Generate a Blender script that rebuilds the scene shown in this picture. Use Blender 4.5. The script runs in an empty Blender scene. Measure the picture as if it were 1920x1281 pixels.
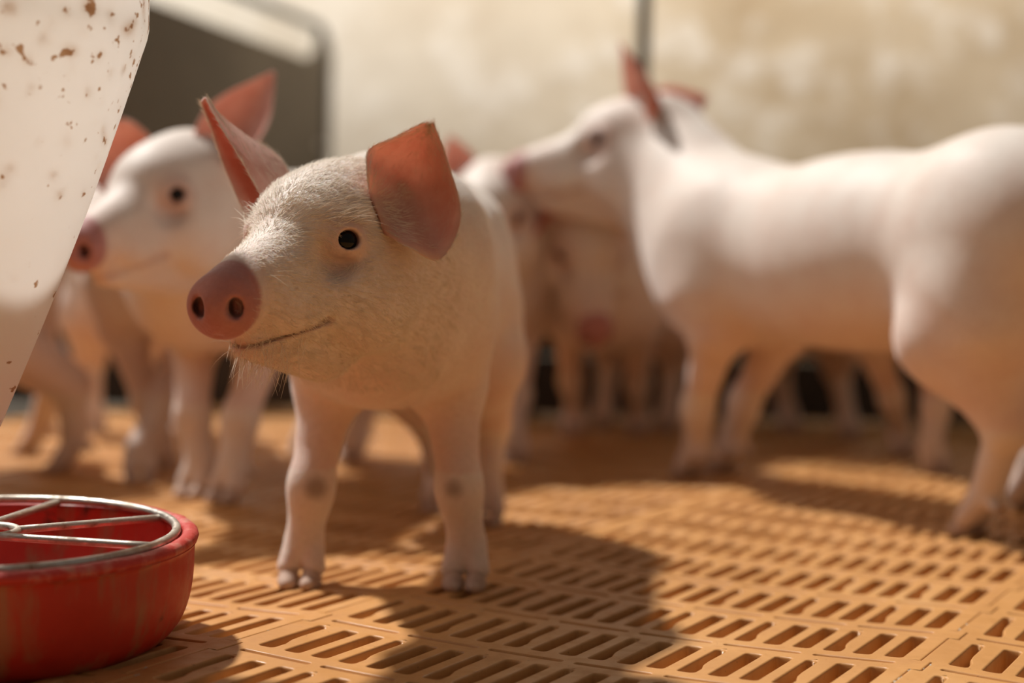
import bpy, math, random
import numpy as np
from mathutils import Vector, Matrix, noise as mnoise

random.seed(7); rng = np.random.default_rng(7)
scene = bpy.context.scene
COL = scene.collection
# ------------------------------------------------------------------ camera
FP, PITCH, ROLL, CH = 3000.0, 0.0448, 0.023, 0.248
cam = bpy.data.cameras.new('camera'); camo = bpy.data.objects.new('camera', cam); COL.objects.link(camo)
camo.matrix_world = Matrix.Translation((0, 0, CH)) @ Matrix.Rotation(math.pi/2-PITCH, 4, 'X') @ Matrix.Rotation(ROLL, 4, 'Z')
cam.sensor_width = 36; cam.lens = FP/1920*36
cam.clip_start = 0.02
cam.dof.use_dof = True; cam.dof.focus_distance = 1.045; cam.dof.aperture_fstop = 2.5; cam.dof.aperture_blades = 0
scene.camera = camo
# ------------------------------------------------------------------ light
w = bpy.data.worlds.new('world'); scene.world = w; w.use_nodes = True
bg = w.node_tree.nodes['Background']; bg.inputs[0].default_value = (1.0, 0.95, 0.88, 1); bg.inputs[1].default_value = 0.13
sl = bpy.data.lights.new('sun', 'SUN'); sl.energy = 4.5; sl.angle = math.radians(3.0); sl.color = (1.0, 0.965, 0.91)
so = bpy.data.objects.new('sun', sl); COL.objects.link(so)
so.rotation_euler = Vector((-0.50, 0.44, 1.0)).to_track_quat('Z', 'Y').to_euler()
al = bpy.data.lights.new('window_light', 'AREA'); al.shape = 'RECTANGLE'; al.size = 2.4; al.size_y = 1.3; al.energy = 19; al.color = (1.0, 0.98, 0.95)
ao = bpy.data.objects.new('window_light', al); COL.objects.link(ao); ao.location = (-2.3, 2.0, 1.9)
ao.rotation_euler = (ao.location-Vector((0.1, 1.9, 0.3))).to_track_quat('Z', 'Y').to_euler()
a2 = bpy.data.lights.new('wall_fill', 'AREA'); a2.shape = 'RECTANGLE'; a2.size = 4.0; a2.size_y = 0.6; a2.energy = 74; a2.color = (1.0, 0.97, 0.92)  # added fill lamp, only there to brighten the back wall
a2o = bpy.data.objects.new('wall_fill', a2); COL.objects.link(a2o); a2o.location = (-0.1, 3.15, 2.0)
a2o.rotation_euler = (a2o.location-Vector((-0.1, 4.3, 1.85))).to_track_quat('Z', 'Y').to_euler()
vs = scene.view_settings; vs.view_transform = 'Standard'; vs.look = 'None'; vs.gamma = 1; vs.use_curve_mapping = False; vs.exposure = 0.0


def unp(px, py, d):
    """world point on the sight line of photo pixel (px,py) at world depth y=d"""
    dx, dy = px-960, py-640.5
    c, s = math.cos(ROLL), math.sin(ROLL)
    X, Y = c*dx+s*dy, -s*dx+c*dy
    cp, sp = math.cos(PITCH), math.sin(PITCH)
    v = np.array([X/FP, cp-Y/FP*sp, -sp-Y/FP*cp]); t = d/v[1]
    return np.array([0, 0, CH]) + v*t


def gnd(px, py, z=0.0):
    a = unp(px, py, 1.0)-np.array([0, 0, CH]); t = (z-CH)/a[2]
    return np.array([0, 0, CH])+a*t

# ------------------------------------------------------------------ floor frame
PP, QQ, YAW, OX, OY, SAG = 0.4/19, 0.1024, -0.4989, -0.063, 1.2172, 0.0047
cu, su = math.cos(YAW), math.sin(YAW)


def floor_z(x, y):
    u = (x-OX)*cu+(y-OY)*su
    i = (u/PP+0.75) % 19-0.75
    return -SAG*(1-min(1, abs((i-8.5)/9.5))**2)

# ------------------------------------------------------------------ helpers


def link(name, data, parent=None, **kw):
    o = bpy.data.objects.new(name, data); COL.objects.link(o)
    if parent is not None: o.parent = parent
    for k, v in kw.items(): o[k] = v
    return o


def mesh(name, V, F, mat=None, smooth=True):
    me = bpy.data.meshes.new(name); me.from_pydata([tuple(map(float, v)) for v in V], [], [tuple(map(int, f)) for f in F])
    if mat: me.materials.append(mat)
    me.polygons.foreach_set('use_smooth', [smooth]*len(me.polygons)); me.update()
    return me


def npmesh(name, V, F, mat=None):
    """F: (n,4) or (n,3) int array"""
    me = bpy.data.meshes.new(name); n, k = F.shape
    me.vertices.add(len(V)); me.vertices.foreach_set('co', V.astype(np.float32).ravel())
    me.loops.add(n*k); me.loops.foreach_set('vertex_index', F.astype(np.int32).ravel())
    me.polygons.add(n); me.polygons.foreach_set('loop_start', np.arange(0, n*k, k, dtype=np.int32))
    me.polygons.foreach_set('use_smooth', np.ones(n, bool))
    me.update(calc_edges=True); me.validate()
    if mat: me.materials.append(mat)
    return me


def setcol(me, C, name='Col'):
    a = me.color_attributes.new(name, 'FLOAT_COLOR', 'POINT')
    a.data.foreach_set('color', np.concatenate([C, np.ones((len(C), 1))], 1).astype(np.float32).ravel())


def lathe(prof, n=64, closed=False):
    V = []; F = []
    m = len(prof)
    for k in range(n):
        a = 2*math.pi*k/n
        for r, z in prof: V.append((r*math.cos(a), r*math.sin(a), z))
    for k in range(n):
        for i in range(m if closed else m-1):
            a = k*m+i; b = k*m+(i+1) % m; c = ((k+1) % n)*m+(i+1) % m; d = ((k+1) % n)*m+i
            F.append((a, d, c, b))
    return V, F


def tube(pts, r, n=10, closed=False, cap=True):
    pts = [Vector(p) for p in pts]; m = len(pts); V = []; F = []
    rr = r if hasattr(r, '__len__') else [r]*m
    up = Vector((0.13, 0.21, 1)).normalized(); prev = None
    for i, p in enumerate(pts):
        if closed: t = pts[(i+1) % m]-pts[i-1]
        else: t = pts[min(i+1, m-1)]-pts[max(i-1, 0)]
        t.normalize()
        a = (prev if prev is not None else up); a = (a-t*a.dot(t)).normalized(); prev = a; b = t.cross(a)
        for k in range(n):
            q = 2*math.pi*k/n; V.append(p+(a*math.cos(q)+b*math.sin(q))*rr[i])
    for i in range(m if closed else m-1):
        j = (i+1) % m
        for k in range(n):
            F.append((i*n+k, i*n+(k+1) % n, j*n+(k+1) % n, j*n+k))
    if cap and not closed:
        F.append(tuple(range(n))[::-1]); F.append(tuple(range((m-1)*n, m*n)))
    return V, F


class Nodes:
    def __init__(s, name):
        s.m = bpy.data.materials.new(name); s.m.use_nodes = True; s.t = s.m.node_tree; s.t.nodes.clear()
        s.out = s.t.nodes.new('ShaderNodeOutputMaterial')

    def n(s, typ, **kw):
        nd = s.t.nodes.new('ShaderNode'+typ)
        for k, v in kw.items():
            if k.startswith('i_'): nd.inputs[k[2:].replace('_', ' ')].default_value = v
            else: setattr(nd, k, v)
        return nd

    def l(s, a, b): s.t.links.new(a, b)

    def noise(s, scale, detail=4, vec=None, rough=0.55):
        nd = s.n('TexNoise', i_Scale=scale, i_Detail=detail, i_Roughness=rough)
        if vec is not None: s.l(vec, nd.inputs['Vector'])
        return nd.outputs['Fac']

    def ramp(s, fac, stops):
        r = s.n('ValToRGB'); el = r.color_ramp.elements
        while len(el) < len(stops): el.new(0.5)
        for e, (p, c) in zip(el, stops):
            e.position = p; e.color = (*c, 1) if len(c) == 3 else c
        s.l(fac, r.inputs[0]); return r.outputs[0]

    def mix(s, fac, a, b, mode='MIX'):
        m = s.n('Mix', data_type='RGBA', blend_type=mode)
        for sock, v in ((m.inputs[0], fac), (m.inputs[6], a), (m.inputs[7], b)):
            if isinstance(v, (int, float)): sock.default_value = v
            elif isinstance(v, tuple): sock.default_value = (*v, 1)
            else: s.l(v, sock)
        return m.outputs[2]

    def bump(s, h, strength, dist=0.001):
        b = s.n('Bump', i_Strength=strength, i_Distance=dist); s.l(h, b.inputs['Height']); return b.outputs[0]

    def bsdf(s, col=None, rough=0.5, **kw):
        b = s.n('BsdfPrincipled')
        if isinstance(col, tuple): b.inputs['Base Color'].default_value = (*col, 1)
        elif col is not None: s.l(col, b.inputs['Base Color'])
        if isinstance(rough, (int, float)): b.inputs['Roughness'].default_value = rough
        else: s.l(rough, b.inputs['Roughness'])
        for k, v in kw.items(): b.inputs[k.replace('_', ' ')].default_value = v
        return b

    def done(s, sh): s.l(sh, s.out.inputs[0]); return s.m


def coord(N): return N.n('TexCoord').outputs['Object']


# ------------------------------------------------------------------ materials
def skin_mat(name, sss=0.35, bump=0.35):
    N = Nodes(name); oc = coord(N)
    a = N.n('VertexColor', layer_name='Col').outputs[0]
    f = N.noise(28, 5, oc)
    c = N.mix(N.ramp(f, [(0.35, (0, 0, 0)), (0.7, (1, 1, 1))]), a, N.mix(0.30, a, (0.80, 0.56, 0.48), 'MULTIPLY'))
    f2 = N.noise(260, 3, oc)
    c = N.mix(0.22, c, N.ramp(f2, [(0.3, (0.62, 0.52, 0.45)), (0.65, (1, 1, 1))]), 'MULTIPLY')
    b = N.bsdf(c, 0.55, Subsurface_Weight=sss, Subsurface_Scale=0.006, Specular_IOR_Level=0.3, Sheen_Weight=0.35, Sheen_Roughness=0.4)
    b.inputs['Subsurface Radius'].default_value = (1.0, 0.42, 0.25)
    N.l(N.bump(N.noise(420, 3, oc), bump, 0.0012), b.inputs['Normal'])
    return N.done(b.outputs[0])


M_SKIN = skin_mat('piglet_skin_front', 0.3, 0.5)
M_SKINB = skin_mat('piglet_skin', 0.0, 0.15)


def ear_mat():
    N = Nodes('ear_skin'); oc = coord(N)
    a = N.n('VertexColor', layer_name='Col').outputs[0]
    c = N.mix(N.ramp(N.noise(60, 5, oc), [(0.35, (0, 0, 0)), (0.7, (0.6, 0.6, 0.6))]), a, N.mix(1.0, a, (0.78, 0.55, 0.5), 'MULTIPLY'))
    b = N.bsdf(c, 0.6, Specular_IOR_Level=0.25)
    N.l(N.bump(N.noise(300, 4, oc), 0.4, 0.001), b.inputs['Normal'])
    t = N.n('BsdfTranslucent'); N.l(N.mix(0.55, c, (0.92, 0.42, 0.30)), t.inputs[0])
    m = N.n('MixShader'); m.inputs[0].default_value = 0.42
    N.l(b.outputs[0], m.inputs[1]); N.l(t.outputs[0], m.inputs[2])
    return N.done(m.outputs[0])


M_EAR = ear_mat()
N = Nodes('eye_dark'); M_EYE = N.done(N.bsdf((0.004, 0.003, 0.002), 0.05, Specular_IOR_Level=0.22).outputs[0])
N = Nodes('eye_rim_skin'); M_LID = N.done(N.bsdf((0.30, 0.14, 0.10), 0.4).outputs[0])
N = Nodes('white_bristle'); M_HAIR = N.done(N.bsdf((0.86, 0.76, 0.64), 0.45, Specular_IOR_Level=0.4).outputs[0])
N = Nodes('hoof_horn'); oc = coord(N)
M_HOOF = N.done(N.bsdf(N.ramp(N.noise(90, 4, oc), [(0.3, (0.42, 0.28, 0.21)), (0.7, (0.60, 0.45, 0.37))]), 0.75, Specular_IOR_Level=0.2).outputs[0])


def plastic_floor():
    N = Nodes('orange_plastic'); oc = coord(N)
    f = N.noise(7, 6, oc); f2 = N.noise(55, 5, oc)
    c = N.ramp(f, [(0.3, (0.50, 0.232, 0.072)), (0.55, (0.60, 0.292, 0.095)), (0.75, (0.64, 0.345, 0.135))])
    c = N.mix(N.ramp(f2, [(0.52, (0, 0, 0)), (0.75, (0.55, 0.55, 0.55))]), c, (0.44, 0.19, 0.055))
    f3 = N.noise(480, 3, oc)
    c = N.mix(N.ramp(f3, [(0.68, (0, 0, 0)), (0.74, (0.7, 0.7, 0.7))]), c, (0.10, 0.045, 0.02))
    r = N.ramp(f2, [(0.3, (0.36,)*3), (0.7, (0.6,)*3)])
    b = N.bsdf(c, r, Specular_IOR_Level=0.45)
    N.l(N.bump(f2, 0.15, 0.001), b.inputs['Normal'])
    return N.done(b.outputs[0])


M_FLOOR = plastic_floor()
N = Nodes('slurry'); M_PIT = N.done(N.bsdf((0.035, 0.018, 0.010), 0.6).outputs[0])
N = Nodes('chalky_grime'); M_GRIME = N.done(N.bsdf((0.50, 0.46, 0.38), 0.9).outputs[0])

# ------------------------------------------------------------------ structure: pit floor and slatted panels
pit = link('floor', mesh('floor', [(-2.5, -1.1, -0.16), (3, -1.1, -0.16), (3, 4.6, -0.16), (-2.5, 4.6, -0.16)], [(0, 1, 2, 3)], M_PIT), kind='structure')
NROW = 12
J0 = 4          # nearest row of the main panel


def edge_off(v):    # interlocking panel edge
    k = (v/QQ) % 1.0
    return 0.0045 if k > 0.72 else -0.0025


def build_panel():
    V = []; F = []

    def ring(pts): i0 = len(V); V.extend(pts); return list(range(i0, i0+len(pts)))

    def bridge(a, b):
        n = len(a)
        for k in range(n): F.append((a[k], a[(k+1) % n], b[(k+1) % n], b[k]))

    def cell(x0, x1, y0, y1, outline, levels, bottom=None):
        cx = sum(p[0] for p in outline)/len(outline); cy = sum(p[1] for p in outline)/len(outline)
        n = len(outline); hx0, hx1, hy0, hy1 = x0-cx, x1-cx, y0-cy, y1-cy
        rect = []
        ow = max(abs(p[0]-cx) for p in outline); oh = max(abs(p[1]-cy) for p in outline)
        for (x, y) in outline:
            dx, dy = (x-cx)/ow, (y-cy)/oh; m = max(abs(dx), abs(dy)); dx /= m; dy /= m
            rect.append((cx+(dx*hx1 if dx > 0 else -dx*hx0), cy+(dy*hy1 if dy > 0 else -dy*hy0), 0))
        # put true corners in
        for sx, sy, X, Y in ((1, 1, x1, y1), (1, -1, x1, y0), (-1, 1, x0, y1), (-1, -1, x0, y0)):
            k = min(range(n), key=lambda q: (rect[q][0]-X)**2*(oh/ow)**2+(rect[q][1]-Y)**2); rect[k] = (X, Y, 0)
        prev = ring(rect)
        for e, z in levels:
            pts = []
            for k, (x, y) in enumerate(outline):
                xa, ya = outline[k-1]; xb, yb = outline[(k+1) % n]
                tx, ty = xb-xa, yb-ya; l = math.hypot(tx, ty); pts.append((x+ty/l*e, y-tx/l*e, z))
            cur = ring(pts); bridge(prev, cur); prev = cur
        if bottom: F.append(tuple(prev))

    def rounded(x0, x1, y0, y1, r, seg=3, kink=None):
        pts = []
        for (cx, cy, a0) in ((x1-r, y1-r, 0), (x0+r, y1-r, 90), (x0+r, y0+r, 180), (x1-r, y0+r, 270)):
            for s in range(seg+1):
                a = math.radians(a0+90*s/seg); pts.append((cx+r*math.cos(a), cy+r*math.sin(a)))
        # subdivide long sides
        out = []
        for k, p in enumerate(pts):
            out.append(p); q = pts[(k+1) % len(pts)]
            L = math.hypot(q[0]-p[0], q[1]-p[1])
            if L > 0.02:
                for s in range(1, 6): out.append((p[0]+(q[0]-p[0])*s/6, p[1]+(q[1]-p[1])*s/6))
            elif L > 0.004: out.append(((p[0]+q[0])/2, (p[1]+q[1])/2))
        if kink:
            res = []
            for (x, y) in out:
                t = (y-y0)/(y1-y0)
                if x > (x0+x1)/2: x -= kink*min(1, max(0, (t-0.22)/0.16))
                res.append((x, y))
            out = res
        return out
    LV = [(0.0017, 0), (0.0011, 0), (0.0004, -0.0005), (0, -0.0014), (-0.0004, -0.006), (-0.0012, -0.028)]
    LG = [(0.0010, 0), (0.0006, 0), (0.0002, -0.0004), (-0.0002, -0.0012), (-0.0008, -0.0026)]
    for r in range(NROW):
        vb = (r-J0)*QQ
        ys0, ys1, yg1 = vb-0.03*QQ, vb+0.715*QQ, vb+0.97*QQ
        for i in range(18):
            jx = random.uniform(-.0003, .0003)
            kk = 0.0038 if i % 3 == 0 else 0
            o = rounded((i-0.03)*PP+jx, (i+0.50)*PP+jx, vb, vb+0.68*QQ, 0.0026, 3, kk)
            cell((i-0.25)*PP, (i+0.75)*PP, ys0, ys1, o, LV)
        for g in range(6):
            o = rounded((g*3-0.08)*PP, (g*3+2.50)*PP, vb+0.815*QQ, vb+0.865*QQ, 0.0018, 2)
            cell((g*3-0.25)*PP, (g*3+2.75)*PP, ys1, yg1, o, LG, True)
        # side margins, with the interlocking edge and a short skirt
        for (ya, yb) in ((ys0, ys1), (ys1, yg1)):
            eo = 0.0045 if yb == yg1 else -0.0025
            for side in (0, 1):
                xi = -0.25*PP if side == 0 else 17.75*PP
                xe = (-0.75*PP+0.0001 if side == 0 else 18.25*PP-0.0001)+eo
                sg = -1 if side == 0 else 1
                a = ring([(xi, ya, 0), (xi, yb, 0)]); b0 = ring([(xe-sg*0.0022, ya, 0), (xe-sg*0.0022, yb, 0)]); b1 = ring([(xe-sg*0.0012, ya, 0), (xe-sg*0.0012, yb, 0)]); b = ring([(xe-sg*0.0005, ya, -0.0001), (xe-sg*0.0005, yb, -0.0001)])
                c = ring([(xe, ya, -0.0006), (xe, yb, -0.0006)]); d = ring([(xe, ya, -0.02), (xe, yb, -0.02)])
                for p, q in ((a, b0), (b0, b1), (b1, b), (b, c), (c, d)):
                    f = (p[0], q[0], q[1], p[1]); F.append(f if side else f[::-1])
    Vn = np.array(V); ii = Vn[:, 0]/PP
    Vn[:, 2] -= SAG*(1-np.minimum(1, np.abs((ii-8.5)/9.5))**2)
    return Vn, F


PV, PF = build_panel()
pm = mesh('floor_panel', PV, PF, M_FLOOR)
import bmesh
RZ = Matrix(((cu, -su, 0), (su, cu, 0), (0, 0, 1))).to_4x4()
PLEN = NROW*QQ
for a in range(-3, 4):
    for b in range(-2, 3):
        off = Vector((OX, OY, 0))+Vector((cu, su, 0))*(a*19*PP)+Vector((-su, cu, 0))*(b*PLEN)
        c = off+Vector((cu, su, 0))*(9*PP)+Vector((-su, cu, 0))*((NROW/2-J0)*QQ)
        if not (-1.7 < c.x < 1.9 and -1.0 < c.y < 3.5): continue
        o = link('floor_panel', pm, pit); o.matrix_world = Matrix.Translation(off) @ RZ
# chalky grime crumbs stuck in the panel joints (part of the floor)
V = []; F = []
for a in (0, 1, 2):
    for k in range(90):
        v = random.uniform(-3.4, 6)*QQ
        if mnoise.noise(Vector((a*9.1, v*14, 0))) < 0.08: continue
        u = (a*19-0.75)*PP+edge_off(v)+random.gauss(0, 0.0006)
        x = OX+cu*u-su*v; y = OY+su*u+cu*v; n = 6; r1 = random.uniform(.0006, .0015); r2 = r1*random.uniform(1.0, 2.6)
        i0 = len(V)
        for q in range(n):
            t = 2*math.pi*q/n; e = random.uniform(.6, 1.1)
            lu, lv = r1*.6*math.cos(t)*e, r2*math.sin(t)*e
            V.append((x+cu*lu-su*lv, y+su*lu+cu*lv, -0.0006))
        V.append((x, y, 0.0003)); F += [(i0+q, i0+(q+1) % n, i0+n) for q in range(n)]
link('joint_grime', mesh('joint_grime', V, F, M_GRIME), pit, kind='stuff', label='pale chalky grime in the joints of the orange floor panels')

# far wall
N = Nodes('stained_plaster'); oc = coord(N)
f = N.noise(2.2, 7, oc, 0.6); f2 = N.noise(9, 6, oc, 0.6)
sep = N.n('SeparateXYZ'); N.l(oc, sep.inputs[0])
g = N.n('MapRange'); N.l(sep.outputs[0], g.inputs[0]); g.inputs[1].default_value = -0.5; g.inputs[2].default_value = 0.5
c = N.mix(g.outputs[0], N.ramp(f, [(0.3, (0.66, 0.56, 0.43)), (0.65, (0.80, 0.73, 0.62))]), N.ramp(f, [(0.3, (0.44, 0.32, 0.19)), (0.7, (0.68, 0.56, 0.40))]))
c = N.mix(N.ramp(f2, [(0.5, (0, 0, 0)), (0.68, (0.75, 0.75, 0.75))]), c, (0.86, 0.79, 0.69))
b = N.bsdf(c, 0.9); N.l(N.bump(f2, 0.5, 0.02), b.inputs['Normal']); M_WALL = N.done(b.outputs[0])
V = []; F = []
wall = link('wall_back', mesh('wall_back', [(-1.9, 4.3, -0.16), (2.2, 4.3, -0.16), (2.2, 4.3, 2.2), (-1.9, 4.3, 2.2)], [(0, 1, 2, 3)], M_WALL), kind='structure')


def block_mesh(wd, ht, dp, mat, name):
    bm = bmesh.new(); bmesh.ops.create_cube(bm, size=1)
    for v in bm.verts: v.co = Vector((v.co.x*wd, v.co.y*dp, v.co.z*ht))
    bmesh.ops.bevel(bm, geom=bm.edges[:], offset=min(dp, ht, wd)*0.25, segments=1, affect='EDGES')
    me = bpy.data.meshes.new(name); bm.to_mesh(me); bm.free(); me.materials.append(mat); return me


N = Nodes('concrete'); oc = coord(N)
M_CONC = N.done(N.bsdf(N.ramp(N.noise(4, 6, oc), [(0.3, (0.12, 0.10, 0.075)), (0.7, (0.22, 0.19, 0.15))]), 0.9).outputs[0])
for nm, (x0, y0, x1, y1), h in (('unseen_wall_left', (-1.9, -1.0, -1.9, 4.3), 1.15), ('unseen_wall_right', (2.2, 4.3, 2.2, -1.0), 1.3), ('unseen_wall_front', (2.2, -1.0, -1.9, -1.0), 1.2)):  # walls out of view, added to hold back ambient light from the sides
    dx, dy = x1-x0, y1-y0; l_ = math.hypot(dx, dy); ex, ey = -dy/l_*0.1, dx/l_*0.1
    V = [(x0, y0, -.16), (x1, y1, -.16), (x1+ex, y1+ey, -.16), (x0+ex, y0+ey, -.16)]; V += [(a_, b_, h) for a_, b_, _ in V]
    link(nm, mesh(nm, V, [(0, 1, 5, 4), (1, 2, 6, 5), (2, 3, 7, 6), (3, 0, 4, 7), (4, 5, 6, 7)], M_CONC, False), kind='structure')
V = [(-1.22, 3.2, 2.4), (2.3, 3.2, 2.4), (2.3, 4.4, 2.4), (-1.22, 4.4, 2.4)]; V += [(a_, b_, 2.48) for a_, b_, _ in V]
link('shade_slab', mesh('shade_slab', V, [(0, 3, 2, 1), (4, 5, 6, 7), (0, 1, 5, 4), (1, 2, 6, 5), (2, 3, 7, 6), (3, 0, 4, 7)], M_CONC, False), kind='structure')  # unseen overhead slab, added and sized to shade the rear of the pen
# dark pen partition in front of it, made of horizontal boards
N = Nodes('dark_board'); oc = coord(N)
c = N.ramp(N.noise(6, 6, oc), [(0.3, (0.018, 0.011, 0.007)), (0.7, (0.05, 0.032, 0.02))])
M_BOARD = N.done(N.bsdf(c, 0.7).outputs[0])
N = Nodes('brown_panel'); oc = coord(N)
c = N.ramp(N.noise(3, 6, oc), [(0.3, (0.085, 0.062, 0.036)), (0.7, (0.14, 0.107, 0.067))])
M_BPANEL = N.done(N.bsdf(c, 0.65).outputs[0])
N = Nodes('dark_steel'); M_STEEL_D = N.done(N.bsdf((0.028, 0.023, 0.018), 0.6).outputs[0])
fence = link('pen_fence', None, label='low dark board fence closing off the pen behind the piglets', category='fence')
fence.location = (0, 2.74, 0)
bd = block_mesh(2.0, 0.098, 0.03, M_BOARD, 'fence_board')
for r in range(2):
    for k in (-1, 0, 1):
        o = link('fence_board', bd, fence); o.location = (k*2.01, 0, 0.052+0.101*r)
st = block_mesh(0.05, 0.24, 0.04, M_BOARD, 'fence_stake')
for x in (-1.1, 0.02, 1.1):
    o = link('fence_stake', st, fence); o.location = (x, 0.036, 0.10)


# ------------------------------------------------------------------ implicit modelling
class Field:
    def __init__(s, xs, ys, zs):
        s.xs, s.ys, s.zs = (np.asarray(a, np.float32) for a in (xs, ys, zs))
        s.F = np.full((len(xs), len(ys), len(zs)), 0.08, np.float32)

    def sub(s, lo, hi):
        a = [slice(max(0, np.searchsorted(ax, l)-1), np.searchsorted(ax, h)+1) for ax, l, h in zip((s.xs, s.ys, s.zs), lo, hi)]
        X, Y, Z = np.meshgrid(s.xs[a[0]], s.ys[a[1]], s.zs[a[2]], indexing='ij')
        return tuple(a), X, Y, Z

    def put(s, sl, D, k, mode):
        A = s.F[sl]
        if A.size == 0: return
        if mode == 'u':
            h = np.clip(0.5+0.5*(D-A)/k, 0, 1); s.F[sl] = D*(1-h)+A*h-k*h*(1-h)
        else:
            D = -D; h = np.clip(0.5+0.5*(D-A)/k, 0, 1); s.F[sl] = A*(1-h)+D*h+k*h*(1-h)

    def cone(s, a, b, r1, r2, k=0.015, mode='u'):
        a = np.asarray(a, float); b = np.asarray(b, float); m = 0.045; R = max(r1, r2)+m
        sl, X, Y, Z = s.sub(np.minimum(a, b)-R, np.maximum(a, b)+R)
        ba = b-a; L2 = float(ba@ba)
        t = np.clip(((X-a[0])*ba[0]+(Y-a[1])*ba[1]+(Z-a[2])*ba[2])/L2, 0, 1)
        D = np.sqrt((X-a[0]-t*ba[0])**2+(Y-a[1]-t*ba[1])**2+(Z-a[2]-t*ba[2])**2)-(r1+(r2-r1)*t)
        s.put(sl, D, k, mode)

    def ell(s, c, ax, r, k=0.02, mode='u'):
        c = np.asarray(c, float); m = 0.045; R = max(r)+m
        sl, X, Y, Z = s.sub(c-R, c+R); X = X-c[0]; Y = Y-c[1]; Z = Z-c[2]
        q = [(X*e[0]+Y*e[1]+Z*e[2])/rr for e, rr in zip(ax, r)]
        k0 = np.sqrt(q[0]**2+q[1]**2+q[2]**2)+1e-6
        k1 = np.sqrt((q[0]/r[0])**2+(q[1]/r[1])**2+(q[2]/r[2])**2)+1e-6
        s.put(sl, k0*(k0-1)/k1, k, mode)

    def surface(s):
        F = s.F; S = F < 0; nx, ny, nz = F.shape
        c = np.zeros((nx-1, ny-1, nz-1), np.int8)
        for i in (0, 1):
            for j in (0, 1):
                for k in (0, 1): c += S[i:nx-1+i, j:ny-1+j, k:nz-1+k]
        I = np.argwhere((c > 0) & (c < 8)); idx = -np.ones(c.shape, np.int64); idx[tuple(I.T)] = np.arange(len(I))
        acc = np.zeros((len(I), 3)); cnt = np.zeros(len(I))
        ax = (s.xs.astype(float), s.ys.astype(float), s.zs.astype(float))
        for d in range(3):
            o = [e for e in range(3) if e != d]
            for p in (0, 1):
                for q in (0, 1):
                    A = I.copy(); A[:, o[0]] += p; A[:, o[1]] += q; B = A.copy(); B[:, d] += 1
                    fa = F[tuple(A.T)]; fb = F[tuple(B.T)]; m = (fa < 0) != (fb < 0)
                    t = np.where(m, fa/np.where(m, fa-fb, 1), 0)
                    P = np.stack([ax[e][A[:, e]] for e in range(3)], 1); P[:, d] += t*(ax[d][B[:, d]]-ax[d][A[:, d]])
                    acc[m] += P[m]; cnt[m] += 1
        V = acc/cnt[:, None]; Q = []
        for d in range(3):
            a = [slice(0, -1) if e == d else slice(1, -1) for e in range(3)]; b = [slice(1, None) if e == d else slice(1, -1) for e in range(3)]
            sa = S[tuple(a)]; sb = S[tuple(b)]; E = np.argwhere(sa != sb); ins = sa[tuple(E.T)]
            E = E+np.array([0 if e == d else 1 for e in range(3)])
            o1, o2 = (d+1) % 3, (d+2) % 3

            def cc(p, q):
                X = E.copy(); X[:, o1] -= p; X[:, o2] -= q; return idx[tuple(X.T)]
            f = np.stack([cc(1, 1), cc(0, 1), cc(0, 0), cc(1, 0)], 1)
            f[~ins] = f[~ins][:, ::-1]; Q.append(f)
        return V, np.concatenate(Q)


def unit(v): v = np.asarray(v, float); return v/np.linalg.norm(v)
def V3(*a): return np.array(a, float)
ZU = V3(0, 0, 1)


def catmull(P, n):
    P = [np.asarray(p, float) for p in P]; P = [2*P[0]-P[1]]+P+[2*P[-1]-P[-2]]; out = []
    m = len(P)-3
    for i in range(n):
        t = i/(n-1)*m; k = min(int(t), m-1); t -= k; a, b, c, d = P[k:k+4]
        out.append(0.5*((2*b)+(-a+c)*t+(2*a-5*b+4*c-d)*t*t+(-a+3*b-3*c+d)*t**3))
    return np.array(out)


EAR_IN = V3(0.70, 0.32, 0.24); EAR_SHADE = V3(0.17, 0.045, 0.03); EAR_OUT = V3(0.80, 0.58, 0.50); EAR_RIM = V3(0.86, 0.68, 0.60)


EARS = []


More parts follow.
